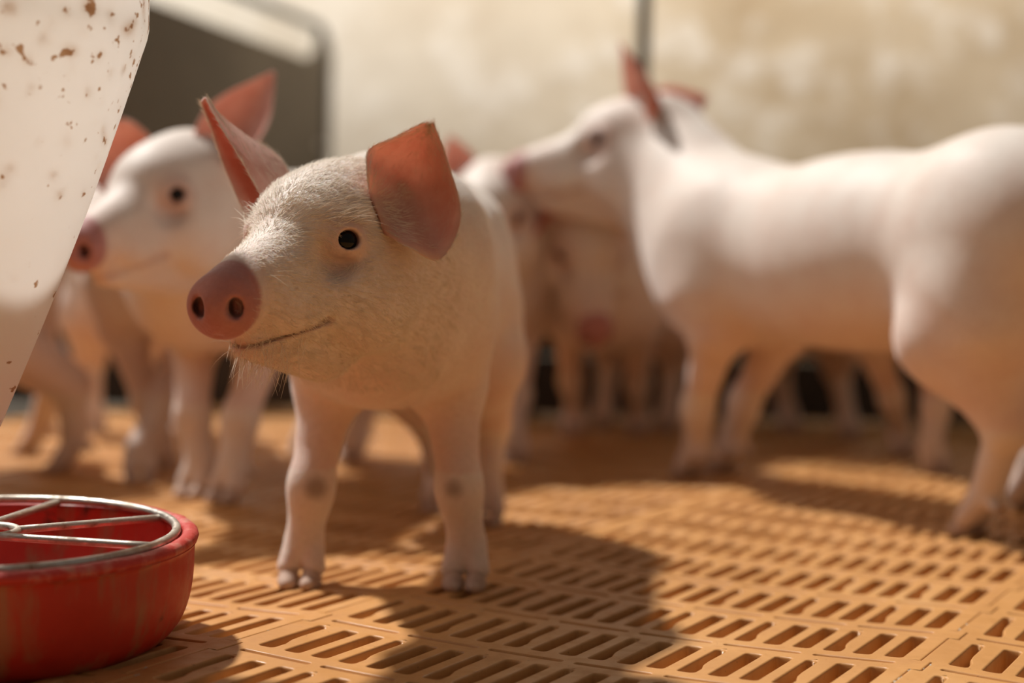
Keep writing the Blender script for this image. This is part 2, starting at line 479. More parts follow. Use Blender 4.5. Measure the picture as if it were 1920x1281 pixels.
def ear_sheet(A, M, B, inner_sign=1, nt=26, nu=17, th=0.0024, parent=None, root=None):
    """ear as a thick cupped sheet through its two rims A, B and its middle line M (world points)"""
    A, M, B = catmull(A, nt), catmull(M, nt), catmull(B, nt)
    G = np.zeros((nt, nu, 3))
    for k in range(nu):
        u = -1+2*k/(nu-1); G[:, k] = A*(u*(u-1)/2)+M[:]*(1-u*u)+B*(u*(u+1)/2)
    du = np.gradient(G, axis=1); dt = np.gradient(G, axis=0); Nn = np.cross(dt, du)
    Nn /= (np.linalg.norm(Nn, axis=2, keepdims=True)+1e-12); Nn *= inner_sign
    uu = np.linspace(-1, 1, nu)[None, :, None]; tt = np.linspace(0, 1, nt)[:, None, None]
    thick = th*np.clip(1.15-0.75*uu**4, 0.3, 1)*(1.3-0.6*tt)
    G1 = G+Nn*thick/2; G2 = G-Nn*thick/2
    V = np.concatenate([G1.reshape(-1, 3), G2.reshape(-1, 3)]); n0 = nt*nu; Fc = []
    for i in range(nt-1):
        for k in range(nu-1):
            a, b, c, d = i*nu+k, i*nu+k+1, (i+1)*nu+k+1, (i+1)*nu+k
            Fc.append((a, b, c, d)); Fc.append((n0+a, n0+d, n0+c, n0+b))
    for i in range(nt-1):
        for k in (0, nu-1):
            a, b = i*nu+k, (i+1)*nu+k; f = (a, b, n0+b, n0+a); Fc.append(f if k == 0 else f[::-1])
    for k in range(nu-1):
        a, b = (nt-1)*nu+k, (nt-1)*nu+k+1; Fc.append((a, b, n0+b, n0+a))
        a, b = k, k+1; Fc.append((b, a, n0+a, n0+b))
    rim = np.clip((np.abs(uu)-0.86)/0.14, 0, 1)+np.clip((tt-0.95)/0.05, 0, 1)*0.5
    rim = np.clip(rim, 0, 1)*np.ones((nt, nu, 1)); deep = np.clip(1.15-tt*1.9, 0, 1)*np.clip(1.1-(uu-0.15)**2*1.6, 0, 1)  # deep: shadow inside the ear canal, put into the vertex colour
    Ci = EAR_IN*(1-deep)+EAR_SHADE*deep; Ci = Ci*(1-rim)+EAR_RIM*rim; Co = EAR_OUT*(1-rim)+EAR_RIM*rim
    C = np.concatenate([(Ci*np.ones((nt, nu, 3))).reshape(-1, 3), (Co*np.ones((nt, nu, 3))).reshape(-1, 3)])
    org = root if root is not None else np.zeros(3)
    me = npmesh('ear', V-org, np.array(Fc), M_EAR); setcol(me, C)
    o = link('ear', me, parent)
    EARS.append((G, Nn)); return G, Nn


def hoof_mesh():
    xs = np.arange(-.020, .024, .0012); ys = np.arange(-.012, .0121, .0012); zs = np.arange(-.003, .035, .0012)
    f = Field(xs, ys, zs)
    f.cone((0.004, 0, 0.0065), (-0.004, 0, 0.024), 0.0078, 0.0066, 0.004)
    f.ell((0.007, 0, 0.004), np.eye(3), (0.0125, 0.0076, 0.0066), 0.004)
    f.F = np.maximum(f.F, (0.0-f.zs)[None, None, :]).astype(np.float32)
    V, Q = f.surface(); return npmesh('hoof', V, Q, M_HOOF)


HOOF = hoof_mesh()
_eye = None


def eye_mesh():
    global _eye
    if _eye is None:
        bm = bmesh.new(); bmesh.ops.create_uvsphere(bm, u_segments=20, v_segments=12, radius=1)
        _eye = bpy.data.meshes.new('eye'); bm.to_mesh(_eye); bm.free(); _eye.materials.append(M_EYE)
        _eye.polygons.foreach_set('use_smooth', [True]*len(_eye.polygons))
    return _eye


def sm(x, a, b): t = np.clip((x-a)/(b-a), 0, 1); return t*t*(3-2*t)


def piglet(label, s, C, P, feet, head, ears, axes=None, mat=None, hs=None, group=None, front=False, tint=1.0, wf=1.0, up=None, esign=(1, 1), twist=0.0):
    """C shoulder centre, P pelvis centre; feet = [front left, front right, hind left, hind right] ground points;
    head = (O, F) point between the eyes and nose direction"""
    hs = hs or s; C = np.asarray(C, float); P = np.asarray(P, float)
    A = unit(V3(C[0]-P[0], C[1]-P[1], 0)); L = np.cross(ZU, A); A3 = unit(C-P)
    O, F = np.asarray(head[0], float), unit(head[1]); Lh = unit(np.cross(up if up is not None else ZU, F)); U = np.cross(F, Lh)
    H = lambda x, y, z: O+hs*(F*x+Lh*y+U*z)
    nose = H(0.1, 0, -0.04)
    pts = [C, P, O, nose, H(-.1, 0, 0)]+[np.asarray(f, float) for f in feet]
    lo = np.min(pts, 0)-0.13*s; hi = np.max(pts, 0)+0.13*s; lo[2] = min(f[2] for f in feet)-0.004; hi[2] = max(C[2], P[2])+0.125*s
    hi[2] = max(hi[2], (O+0.085*hs*U)[2]); hi[2] = max(hi[2], nose[2]+0.04)
    if axes: xs, ys, zs = axes(lo, hi)
    else: xs, ys, zs = [np.arange(lo[i], hi[i], 0.0042) for i in range(3)]
    f = Field(xs, ys, zs); E3 = np.array([A3, L, np.cross(A3, L)])
    # trunk
    mid = (C+P)/2
    f.ell(C, E3, (0.105*s, 0.076*s*wf, 0.091*s), 0.03)
    f.ell(mid+V3(0, 0, -0.006*s), E3, (np.linalg.norm(C-P)*0.5+0.03*s, 0.082*s*wf, 0.092*s), 0.04)
    f.ell(P+V3(0, 0, 0.004*s), E3, (0.10*s, 0.078*s*wf, 0.090*s), 0.04)
    f.cone(C+V3(0, 0, -0.035*s), P+V3(0, 0, -0.03*s)+A*0.03*s, 0.055*s, 0.048*s, 0.025)
    # front legs
    for sg, ft in ((1, feet[0]), (-1, feet[1])):
        ft = np.asarray(ft, float)
        S = C+sg*L*0.044*s*wf+V3(0, 0, -0.015*s); E = C+sg*L*0.048*s*wf-A*0.022*s; E[2] = ft[2]+0.158*s; E = E*0.82+(ft+V3(0, 0, .158*s))*0.18
        K = ft*0.62+E*0.38; K[2] = ft[2]+0.078*s; K = K+A*0.006*s; T = ft-A*0.007*s+V3(0, 0, 0.034*s)
        f.ell(S, E3, (0.052*s, 0.031*s, 0.074*s), 0.028)
        f.cone(S+V3(0, 0, -0.03*s), E, 0.040*s, 0.027*s, 0.028)
        f.cone(E, K, 0.0240*s, 0.0150*s, 0.015)
        f.ell(K, np.array([A, L, ZU]), (0.0160*s, 0.0148*s, 0.024*s), 0.012)
        f.cone(K, T, 0.0150*s, 0.0150*s, 0.012)
        for q in (-1, 1):
            f.cone(T+L*q*0.003*s, ft+L*q*0.0100*s+V3(0, 0, 0.015*s)+A*0.003*s, 0.0128*s, 0.0092*s, 0.003)
            f.cone(T+L*q*0.007*s-A*0.008*s, T+L*q*0.010*s-A*0.019*s+V3(0, 0, -0.008*s), 0.005*s, 0.0038*s, 0.004)
    # hind legs
    for sg, ft in ((1, feet[2]), (-1, feet[3])):
        ft = np.asarray(ft, float)
        Sx = P+sg*L*0.040*s*wf+V3(0, 0, -0.03*s)-A*0.005*s
        St = P+A*0.020*s+sg*L*0.055*s*wf; St[2] = ft[2]+0.165*s; St = St*0.8+(ft+V3(0, 0, .165*s))*0.2
        Hk = ft*0.75+(P+sg*L*0.05*s)*0.25; Hk[2] = ft[2]+0.098*s; Hk = Hk-A*0.036*s; T = ft-A*0.009*s+V3(0, 0, 0.034*s)
        f.ell(Sx, E3, (0.060*s, 0.040*s, 0.094*s), 0.035)
        f.cone(Sx+V3(0, 0, -.03*s), St, 0.048*s, 0.036*s, 0.035)
        f.cone(St, Hk, 0.035*s, 0.0165*s, 0.025)
        f.cone(Sx+V3(0, 0, -.05*s)-A*0.02*s, Hk, 0.036*s, 0.0155*s, 0.03)
        f.cone(Hk, T, 0.0165*s, 0.0142*s, 0.010)
        for q in (-1, 1):
            f.cone(T+L*q*0.003*s, ft+L*q*0.0100*s+V3(0, 0, 0.015*s)+A*0.003*s, 0.0128*s, 0.0092*s, 0.003)
            f.cone(T+L*q*0.007*s-A*0.008*s, T+L*q*0.010*s-A*0.019*s+V3(0, 0, -0.008*s), 0.005*s, 0.0038*s, 0.004)
    # tail
    t0 = P-A*0.092*s+V3(0, 0, 0.045*s); last = t0
    for q in range(1, 9):
        an = q*0.8; nx = t0-A*(0.006*q*s)+L*0.011*s*math.sin(an)+V3(0, 0, (-0.004*q+0.009*math.cos(an)))*s
        f.cone(last, nx, 0.0055*s*(1-q*.07), 0.0055*s*(1-q*.07-.05), 0.004); last = nx
    # neck
    f.cone(C+A*0.03*s+V3(0, 0, 0.012*s), H(-0.065, 0, 0.0), 0.078*s, 0.052*hs, 0.04)
    f.cone(C+A*0.05*s+V3(0, 0, -0.04*s), H(-0.045, 0, -0.035), 0.055*s, 0.040*hs, 0.035)
    # head
    EH = np.array([F, Lh, U])
    f.ell(H(-0.047, 0, 0.0), EH, (0.062*hs, 0.049*hs, 0.053*hs), 0.02*hs)
    f.ell(H(-0.012, 0, 0.006), EH, (0.045*hs, 0.040*hs, 0.036*hs), 0.02*hs)
    f.cone(H(-0.01, 0, -0.020), H(0.078, 0, -0.036), 0.042*hs, 0.0205*hs, 0.015*hs)
    f.cone(H(0.03, 0, -0.018), H(0.088, 0, -0.031), 0.026*hs, 0.0165*hs, 0.012*hs)
    for q in (-1, 1):
        f.ell(H(-0.030, q*0.033, -0.040), EH, (0.042*hs, 0.026*hs, 0.036*hs), 0.022*hs)
        f.ell(H(0.030, q*0.018, -0.046), EH, (0.034*hs, 0.014*hs, 0.017*hs), 0.014*hs)
    f.cone(H(0.066, 0, -0.064), H(-0.02, 0, -0.070), 0.0115*hs, 0.027*hs, 0.012*hs)
    for q in (-1, 1): f.cone(H(-0.052, q*0.028, 0.016), H(-0.056, q*0.036, 0.028), 0.020*hs, 0.010*hs, 0.012*hs)
    # snout disc
    Fn = unit(F-0.10*U+twist*Lh); Ln = unit(np.cross(U, Fn)); EN = np.array([Fn, Ln, np.cross(Fn, Ln)])
    f.cone(H(0.080, 0, -0.037), H(0.093, 0, -0.0385), 0.0195*hs, 0.0185*hs, 0.006*hs)
    f.ell(H(0.0955, 0, -0.0395), EN, (0.0095*hs, 0.0225*hs, 0.0212*hs), 0.0035*hs)
    # eye bulges, sockets
    eyes = []
    for q in (-1, 1):
        od = unit(Lh*q*0.80+F*0.52+U*0.18); e = H(0.004, q*0.0345, 0.0)
        f.ell(H(0.016, q*0.036, -0.010), EH, (0.016*hs, 0.010*hs, 0.013*hs), 0.012*hs, 's')
        f.ell(e+U*0.0015*hs, np.array([od, unit(np.cross(U, od)), np.cross(od, unit(np.cross(U, od)))]), (0.0108*hs, 0.0145*hs, 0.0125*hs), 0.008*hs)
        ax = np.array([od, unit(np.cross(U, od)), np.cross(od, unit(np.cross(U, od)))])
        f.ell(e+od*0.009*hs, ax, (0.0085*hs, 0.0080*hs, 0.0065*hs), 0.0018*hs, 's')
        # lid crease above
        f.ell(e+od*0.0095*hs+U*0.0125*hs, ax, (0.0025*hs, 0.012*hs, 0.0013*hs), 0.003*hs, 's')
        eyes.append((e-od*0.0006*hs, od))
    # nostrils
    for q in (-1, 1):
        c = H(0.0955, 0, -0.0390)+hs*(Fn*0.0075+Ln*q*0.0113)
        f.ell(c, EN, (0.011*hs, 0.0047*hs, 0.0066*hs), 0.0035*hs, 's')
    f.cone(H(0.107, 0, -0.064), H(0.098, 0, -0.059), 0.002*hs, 0.0015*hs, 0.004*hs, 's')
    # groove behind the disc
    # mouth: a thin cut following a curve on both cheeks
    sl, X, Y, Z = f.sub(H(0.03, 0, -0.05)-0.09*hs, H(0.03, 0, -0.05)+0.09*hs)
    lx = ((X-O[0])*F[0]+(Y-O[1])*F[1]+(Z-O[2])*F[2])/hs; lz = ((X-O[0])*U[0]+(Y-O[1])*U[1]+(Z-O[2])*U[2])/hs
    t = np.clip((lx-0.022)/0.07, 0, 1.0)
    zm = -0.0535-0.0135*np.sin(t*math.pi/2)**1.3+0.002*np.exp(-((t-0.0)/0.08)**2)
    Fv = f.F[sl]; wd = (0.0009+0.0016*np.exp(-((t-0.05)/0.10)**2))*hs
    blade = np.minimum(wd-np.abs(lz-zm)*hs, Fv+0.0036*hs); blade = np.minimum(blade, np.minimum((lx-0.018)*hs, (0.086-lx)*hs))
    h = np.clip(0.5+0.5*(blade-Fv)/0.0018, 0, 1); f.F[sl] = Fv*(1-h)+blade*h+0.0018*h*(1-h)
    V, Q = f.surface()
    # colour by anatomy
    dO = V-O; lx = dO@F/hs; ly = dO@Lh/hs; lz = dO@U/hs
    base = V3(0.80, 0.715, 0.645)*tint; pink = V3(0.76, 0.53, 0.45)*tint; snout = V3(0.48, 0.215, 0.20); n1 = len(V)
    Cc = np.repeat(base[None], n1, 0)

    def blend(col, m):
        nonlocal Cc; m = np.clip(m, 0, 1)[:, None]; Cc = Cc*(1-m)+col*m
    zr = (V[:, 2]-floor_z(C[0], C[1]))/s
    dC = (V-mid)@A/s
    blend(pink, 0.55*(1-sm(zr, 0.12, 0.24))*(zr > 0.09))                      # belly skin
    blend(pink*0.9, 0.30*(1-sm(zr, 0.03, 0.16)))
    inhead = sm(lx, -0.06, 0.0)*(np.abs(ly) < 0.09)*(np.abs(lz) < 0.12)
    disc = sm(lx, 0.081, 0.0865)*(np.abs(ly) < 0.04)*(np.abs(lz+.04) < 0.045)
    blend(pink*0.95, 0.35*inhead*sm(lx, 0.045, 0.085))
    for q, (e, od) in zip((-1, 1), eyes):
        r = np.linalg.norm(V-e, axis=1)/hs; below = np.linalg.norm(V-(e-U*0.012*hs+F*0.006*hs), axis=1)/hs
        blend(V3(0.60, 0.40, 0.34), 0.6*(1-sm(r, 0.012, 0.027))); blend(V3(0.64, 0.46, 0.40), 0.25*(1-sm(below, 0.01, 0.034)))
        blend(V3(0.20, 0.08, 0.06), 0.9*(1-sm(r, 0.0100, 0.0118)))
    t = np.clip((lx-0.022)/0.07, 0, 1); zm = -0.0535-0.0135*np.sin(t*math.pi/2)**1.3
    blend(V3(0.42, 0.22, 0.16), 0.42*inhead*(1-sm(np.abs(lz-zm), 0.0012, 0.0045))*(lx > 0.016)*(lx < 0.088))
    blend(snout, disc)
    for q in (-1, 1):
        c = H(0.0955, 0, -0.0390)+hs*(Fn*0.005+Ln*q*0.0113); r = np.linalg.norm((V-c), axis=1)/hs; dpt = (V-H(0.0955, 0, -0.039))@Fn/hs
        blend(V3(0.05, 0.010, 0.008), (1-sm(r, 0.0050, 0.0072))*(dpt < 0.0062))
    if front:   # smudges of dirt on the wrists of the front legs
        for px, py, R in ((592, 915, 0.013), (852, 915, 0.011)):
            c = unp(px, py, 1.235); r = np.linalg.norm((V-c)*V3(1, 0.5, 1), axis=1); blend(V3(0.16, 0.09, 0.05), 0.6*(1-sm(r, R*0.3, R)))
    root = V3((C[0]+P[0])/2, (C[1]+P[1])/2, min(ff[2] for ff in feet))
    emp = link('piglet', None, label=label, category='pig'); emp.location = root
    if group: emp['group'] = group
    me = npmesh('body', V-root, Q, mat or M_SKINB); setcol(me, Cc)
    body = link('body', me, emp)
    for (e, od) in eyes:
        o = link('eye', eye_mesh(), emp); o.location = e-root; o.scale = (0.0094*hs,)*3
        o['label'] = 'dark glossy eye'
    for ft, fw in zip(feet, (1, 1, 1, 1)):
        for q in (-1, 1):
            p = np.asarray(ft, float)+L*q*0.0092*s+A*0.004*s-root
            o = link('hoof', HOOF, emp); o.location = p; o.scale = (s, s, s)
            o.rotation_euler = (0, 0, math.atan2(A[1], A[0])-q*0.08)
    for er, es in zip(ears, esign):
        if len(er) == 3 and isinstance(er[0], list):
            ear_sheet(er[0], er[1], er[2], es, parent=emp, root=root)
        else:
            q, T, Nn, ln, wd = er; T = unit(T); Nn = unit(np.asarray(Nn)-T*np.dot(T, Nn)); W = np.cross(Nn, T)
            B = H(-0.052, q*0.036, 0.026)
            wl = [0.32, 0.47, 0.52, 0.43, 0.24, 0.03]; cup = [0.28, 0.26, 0.20, 0.13, 0.06, 0.0]; cur = [0, .00, .02, .06, .12, .2]
            a = []; m = []; b = []
            for k in range(6):
                t = k/5; c0 = B+T*ln*t*0.98+Nn*ln*cur[k]*0.5
                a.append(c0-W*wd*wl[k]+Nn*wd*cup[k]); b.append(c0+W*wd*wl[k]+Nn*wd*cup[k]*0.9); m.append(c0-Nn*wd*cup[k]*0.7)
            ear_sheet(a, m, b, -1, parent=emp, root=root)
    return dict(root=root, emp=emp, V=V, Q=Q, lx=lx, ly=ly, lz=lz, O=O, F=F, Lh=Lh, U=U, body=body, A=A, L=L, eyes=eyes, H=H)


def gf(px, py):
    g = gnd(px, py); g[2] = floor_z(g[0], g[1]); return g


def wp(x, y): return V3(x, y, floor_z(x, y))


# ------------------------------------------------------------------ the piglet in focus
def ax_front(lo, hi):
    def seq(a, b, fine0, fine1, hf, hc):
        out = [a]
        while out[-1] < b: out.append(out[-1]+(hf if fine0 < out[-1] < fine1 else hc))
        return np.array(out)
    return seq(lo[0], hi[0], -0.24, -0.055, 0.0013, 0.0028), seq(lo[1], hi[1], 0.93, 1.13, 0.0013, 0.0030), seq(lo[2], hi[2], 0.14, 0.34, 0.0013, 0.0024)


O = unp(568, 451, 1.085)
fr_ears = [
    ([unp(692, 360, 1.085), unp(688, 322, 1.080), unp(692, 280, 1.086), unp(742, 256, 1.090), unp(786, 233, 1.098), unp(806, 228, 1.103)],
     [unp(704, 392, 1.082), unp(736, 388, 1.094), unp(772, 352, 1.122), unp(794, 300, 1.128), unp(804, 260, 1.113), unp(809, 229, 1.104)],
     [unp(722, 440, 1.082), unp(766, 463, 1.070), unp(826, 486, 1.088), unp(864, 405, 1.102), unp(838, 300, 1.106), unp(813, 231, 1.104)]),
    ([unp(478, 438, 1.120), unp(446, 372, 1.135), unp(416, 300, 1.14), unp(394, 235, 1.135), unp(377, 193, 1.125)],
     [unp(548, 345, 1.155), unp(516, 292, 1.165), unp(460, 256, 1.160), unp(410, 216, 1.142), unp(384, 184, 1.127)],
     [unp(524, 405, 1.125), unp(500, 384, 1.108), unp(456, 306, 1.103), unp(414, 236, 1.113), unp(389, 190, 1.125)]),
]
fp = piglet('white piglet in sharp focus at centre, smiling, with upright orange-pink ears', 1.0,
            (-0.098, 1.255, 0.240), (-0.080, 1.520, 0.246),
            [gf(872, 1098), gf(566, 1090), gf(912, 975), gf(822, 950)],
            (O, (-0.415, -0.905, -0.045)), fr_ears, ax_front, M_SKIN, front=True, wf=0.94, esign=(1, -1), twist=0.30)

# ------------------------------------------------------------------ fine hair of the piglet in focus
me = fp['body'].data; nv = len(me.vertices)
NR = np.zeros(nv*3, np.float32); me.vertices.foreach_get('normal', NR); NR = NR.reshape(-1, 3).astype(float)
VW = fp['V']; lx, ly, lz = fp['lx'], fp['ly'], fp['lz']
camv = V3(0, 0, CH)-VW; camv /= np.linalg.norm(camv, axis=1)[:, None]
facing = (NR*camv).sum(1)
headm = (lx > -0.12) & (np.abs(ly) < 0.09) & (np.abs(lz) < 0.11)


def flow(p, n, l):
    F, U, Lh = fp['F'], fp['U'], fp['Lh']
    if l[0] > -0.10: d = -F*0.9-U*(0.35 if l[2] < 0.01 else 0.05)+Lh*np.sign(l[1])*0.15
    else: d = -fp['A']*0.8-ZU*0.6
    d = d-n*(d@n); return d/(np.linalg.norm(d)+1e-9)


HV = []; HF = []


def hair(p, n, d, ln, lift, r, curl=0.3, seg=4, drop=0.33):
    side = np.cross(n, d); bend = rng.normal(0, curl); i0 = len(HV)
    q = np.array(p, float)-n*0.0005; dirv = unit(d+n*lift+side*bend*0.6)
    for k in range(seg+1):
        t = k/seg; rr = r*(1-0.8*t)
        a = unit(np.cross(dirv, n+0.01)); b = np.cross(dirv, a)
        for z in range(3):
            an = 2*math.pi*z/3; HV.append(q+(a*math.cos(an)+b*math.sin(an))*rr)
        q = q+dirv*ln/seg; dirv = unit(dirv-n*lift*drop+side*rng.normal(0, 0.10)-ZU*0.05)
    for k in range(seg):
        for z in range(3):
            HF.append((i0+k*3+z, i0+k*3+(z+1) % 3, i0+(k+1)*3+(z+1) % 3, i0+(k+1)*3+z))


ok = np.where(headm & (facing > -0.35) & (lx < 0.078) & (lx > -0.12))[0]
eyd = np.min([np.linalg.norm(VW-e, axis=1) for e, _ in fp['eyes']], axis=0)
ok = ok[eyd[ok] > 0.0150]
pick = rng.choice(ok, 19000, replace=True)
for i in pick:
    p, n = VW[i]+rng.normal(0, 0.0006, 3)*(1-np.abs(NR[i])), NR[i]
    top = lz[i] > 0.005
    ln = rng.uniform(0.004, 0.009)*(1.25 if top else 1.0)*(0.7 if lx[i] > 0.05 else 1)
    hair(p, n, flow(p, n, (lx[i], ly[i], lz[i])), ln, rng.uniform(0.15, 0.55), 0.00019, 0.35, 3)
okb = np.where(~headm & (facing > -0.3) & (VW[:, 1] < 1.45) & (VW[:, 2] > 0.12))[0]
for i in rng.choice(okb, 3500, replace=True):
    p, n = VW[i], NR[i]; hair(p, n, flow(p, n, (lx[i], ly[i], lz[i])), rng.uniform(0.005, 0.010), rng.uniform(0.1, 0.3), 0.00012, 0.25, 2)
coat = npmesh('coat', np.array(HV)-fp['root'], np.array(HF), M_HAIR)
link('coat', coat, fp['emp'], kind='stuff', label='short fine white hair')
HV = []; HF = []
Fd, Ud, Ld = fp['F'], fp['U'], fp['Lh']


def whiskers(mask, n, l0, l1, lift, r, dr=None, curl=0.4):
    c = np.where(mask & (facing > -0.6))[0]
    if len(c) == 0: return
    for i in rng.choice(c, n, replace=True):
        d = flow(VW[i], NR[i], (lx[i], ly[i], lz[i])) if dr is None else dr-NR[i]*(dr@NR[i])
        hair(VW[i], NR[i], d/(np.linalg.norm(d)+1e-9), rng.uniform(l0, l1), lift*rng.uniform(0.7, 1.4), r, curl, 6, 0.05)


whiskers((lx > 0.03) & (lx < 0.082) & (lz < -0.060), 150, 0.010, 0.024, 1.1, 0.00026, -Ud*0.9+Fd*0.3)       # chin
whiskers((lx > 0.04) & (lx < 0.08) & (lz > -0.05) & (lz < -0.018), 50, 0.012, 0.026, 0.8, 0.00020)          # muzzle
whiskers((lx > -0.004) & (lx < 0.022) & (lz > 0.011) & (lz < 0.022) & (np.abs(ly) > .018), 80, 0.012, 0.022, 0.6, 0.00022)   # brows
whiskers((lx > -0.03) & (lx < 0.01) & (lz > -0.03) & (lz < 0.02) & (ly < -0.03), 60, 0.012, 0.026, 0.9, 0.00022)
whiskers((lx > 0.082) & (lx < 0.094) & (lz < -0.03), 60, 0.005, 0.010, 1.2, 0.00011)
whiskers((lx > -0.07) & (lx < -0.03) & (lz > 0.035), 120, 0.008, 0.014, 0.5, 0.00013)
for gi, (G, Nn) in enumerate(EARS[:2]):     # fuzz on the ear rims and backs
    nt, nu = G.shape[:2]
    for _ in range(520):
        i = rng.integers(2, nt); k = 0 if rng.random() < 0.5 else nu-1
        p = G[i, k]; inn = G[i, nu//2]-p; n = -inn/(np.linalg.norm(inn)+1e-9); d = G[i, k]-G[i-1, k]
        p = p+d*rng.uniform(-1, 0); d = d/(np.linalg.norm(d)+1e-9)
        hair(p, n, d, rng.uniform(0.003, 0.007), rng.uniform(0.2, 0.7), 0.00013, 0.4, 3)
    for _ in range(1100):
        i = rng.integers(0, nt-2); k = rng.integers(1, nu-1); n = -Nn[i, k]*(1 if True else 1)
        p = G[i, k]+n*0.0012+(G[i+1, k]-G[i, k])*rng.random()+(G[i, k-1]-G[i, k])*rng.random(); d = unit(G[i+1, k]-G[i, k])
        hair(p, n, d, rng.uniform(0.005, 0.010)*(1.3 if i < 9 else 0.8), rng.uniform(0.1, 0.4), 0.00013, 0.3, 3)
wk = npmesh('whiskers', np.array(HV)-fp['root'], np.array(HF), M_HAIR)
link('whiskers', wk, fp['emp'], kind='stuff', label='long pale bristles on chin, muzzle and brow')

# ------------------------------------------------------------------ the other piglets
Zf = 0.0
# standing side-on at the right, head raised
piglet('large white piglet at right standing side-on with its head raised to the left', 1.17,
       (0.275, 1.90, 0.277), (0.480, 1.575, 0.290),
       [gf(1298, 893), gf(1362, 884), gf(1830, 998), gf(1915, 950)],
       (unp(1132, 268, 2.06), (-0.99, 0.03, 0.02)),
       [(1, V3(-0.38, -0.1, 1), V3(-0.95, -0.25, 0.0), 0.105, 0.07), (-1, V3(0.75, -0.25, 0.35), V3(-0.3, -0.9, 0.0), 0.085, 0.07)], tint=1.0)
# at left behind the front one, looking left past the hopper
piglet('white piglet at left behind the front one, dark eye visible, snout beside the hopper', 1.10,
       (-0.315, 1.735, 0.262), (-0.18, 2.04, 0.262),
       [gf(428, 940), gf(368, 928), gf(662, 858), wp(-0.27, 2.12)],
       (unp(279, 365, 1.55), (-0.47, -0.875, -0.14)),
       [(1, V3(0.62, 0.22, 0.93), V3(-0.35, -0.95, 0.1), 0.108, 0.066), (-1, V3(-0.95, 0.1, -0.05), V3(-0.25, -0.95, 0.1), 0.075, 0.080)], hs=1.06, tint=1.0)
# hindquarters left, behind hopper
piglet('piglet half hidden behind the white hopper, only its hindquarters showing', 1.08,
       (-0.95, 1.93, 0.255), (-0.625, 1.865, 0.255),
       [wp(-0.93, 1.88), wp(-0.90, 1.99), gf(125, 880), gf(62, 850)],
       ((-1.10, 1.90, 0.26), (-0.95, -0.2, -0.2)),
       [(1, V3(0.2, 0, 1), V3(-1, -0.3, 0), 0.09, 0.07), (-1, V3(0.2, 0.3, 1), V3(-1, 0.3, 0), 0.09, 0.07)])
# walking away behind the left piglet
piglet('piglet behind the left one, hidden by its head, only slim forelegs showing', 1.08,
       (-0.43, 1.955, 0.27), (-0.56, 2.32, 0.27),
       [gf(262, 895), gf(300, 872), wp(-0.49, 2.36), wp(-0.61, 2.33)],
       ((-0.405, 1.895, 0.30), (-0.05, -0.99, -0.15)),
       [(1, V3(0.5, 0, 0.5), V3(0, -1, 0), 0.08, 0.07), (-1, V3(-0.8, 0, 0.2), V3(0, -1, 0), 0.08, 0.07)])
# head lowered towards the camera, between front and right piglet
piglet('piglet behind with its head lowered towards the viewer and its ears hanging forward', 1.08,
       (0.125, 2.28, 0.245), (0.20, 2.54, 0.25),
       [gf(1195, 812), gf(1075, 812), wp(0.25, 2.54), wp(0.15, 2.57)],
       (unp(1106, 474, 2.12), (0.16, -0.60, -0.78)),
       [(1, V3(0.85, -0.35, -0.45), V3(0.1, -0.35, -0.95), 0.085, 0.065), (-1, V3(-0.55, -0.75, -0.55), V3(0.3, -0.55, -0.75), 0.085, 0.08)])
# hidden mostly behind the front piglet's rump
piglet('piglet standing behind the front piglet\'s rump, pink ear tips and pale back showing', 1.08,
       (-0.035, 2.22, 0.245), (-0.06, 2.53, 0.25),
       [gf(962, 862), gf(905, 850), wp(-0.01, 2.58), wp(-0.10, 2.60)],
       (unp(912, 405, 2.06), (-0.15, -0.93, -0.30)),
       [(1, V3(0.55, 0.1, 0.45), V3(-0.2, -0.95, 0.1), 0.065, 0.05), (-1, V3(-0.30, 0.1, 0.9), V3(0.1, -0.95, 0.1), 0.066, 0.045)])
# behind the right one: only legs are visible below its belly
piglet('piglet behind the large right one, only its legs showing beneath the belly', 1.08,
       (0.53, 2.16, 0.25), (0.46, 2.46, 0.25),
       [gf(1750, 880), gf(1690, 850), wp(0.53, 2.50), gf(1478, 802)],
       ((0.62, 2.00, 0.25), (0.6, -0.75, -0.3)),
       [(1, V3(0.4, 0, 1), V3(0.4, -1, 0), 0.09, 0.07), (-1, V3(-0.4, 0.2, 1), V3(0.4, -1, 0), 0.09, 0.07)])

# ------------------------------------------------------------------ feeder: red bowl, wire guard, white hopper
N = Nodes('red_rubber'); oc = coord(N)
f1 = N.noise(9, 6, oc); f2 = N.noise(38, 6, oc, 0.65)
mp = N.n('Mapping'); mp.inputs['Scale'].default_value = (1, 1, 0.22); N.l(oc, mp.inputs[0]); f3 = N.noise(45, 5, mp.outputs[0], 0.6)
c = N.ramp(f1, [(0.3, (0.40, 0.022, 0.014)), (0.7, (0.56, 0.040, 0.022))])
c = N.mix(N.ramp(f3, [(0.50, (0, 0, 0)), (0.66, (0.7, 0.7, 0.7))]), c, (0.34, 0.17, 0.09))
c = N.mix(N.ramp(f2, [(0.61, (0, 0, 0)), (0.70, (0.8, 0.8, 0.8))]), c, (0.09, 0.035, 0.02))
b = N.bsdf(c, N.ramp(f2, [(0.3, (0.32,)*3), (0.7, (0.65,)*3)]), Specular_IOR_Level=0.4)
N.l(N.bump(f2, 0.3, 0.001), b.inputs['Normal']); M_RED = N.done(b.outputs[0])
N = Nodes('worn_lip'); oc = coord(N); f2 = N.noise(60, 6, oc, 0.65)
c = N.ramp(f2, [(0.50, (0.50, 0.035, 0.024)), (0.60, (0.56, 0.13, 0.10)), (0.72, (0.40, 0.24, 0.16))])
b = N.bsdf(c, 0.55); N.l(N.bump(N.noise(120, 5, oc), 0.6, 0.002), b.inputs['Normal']); M_LIP = N.done(b.outputs[0])
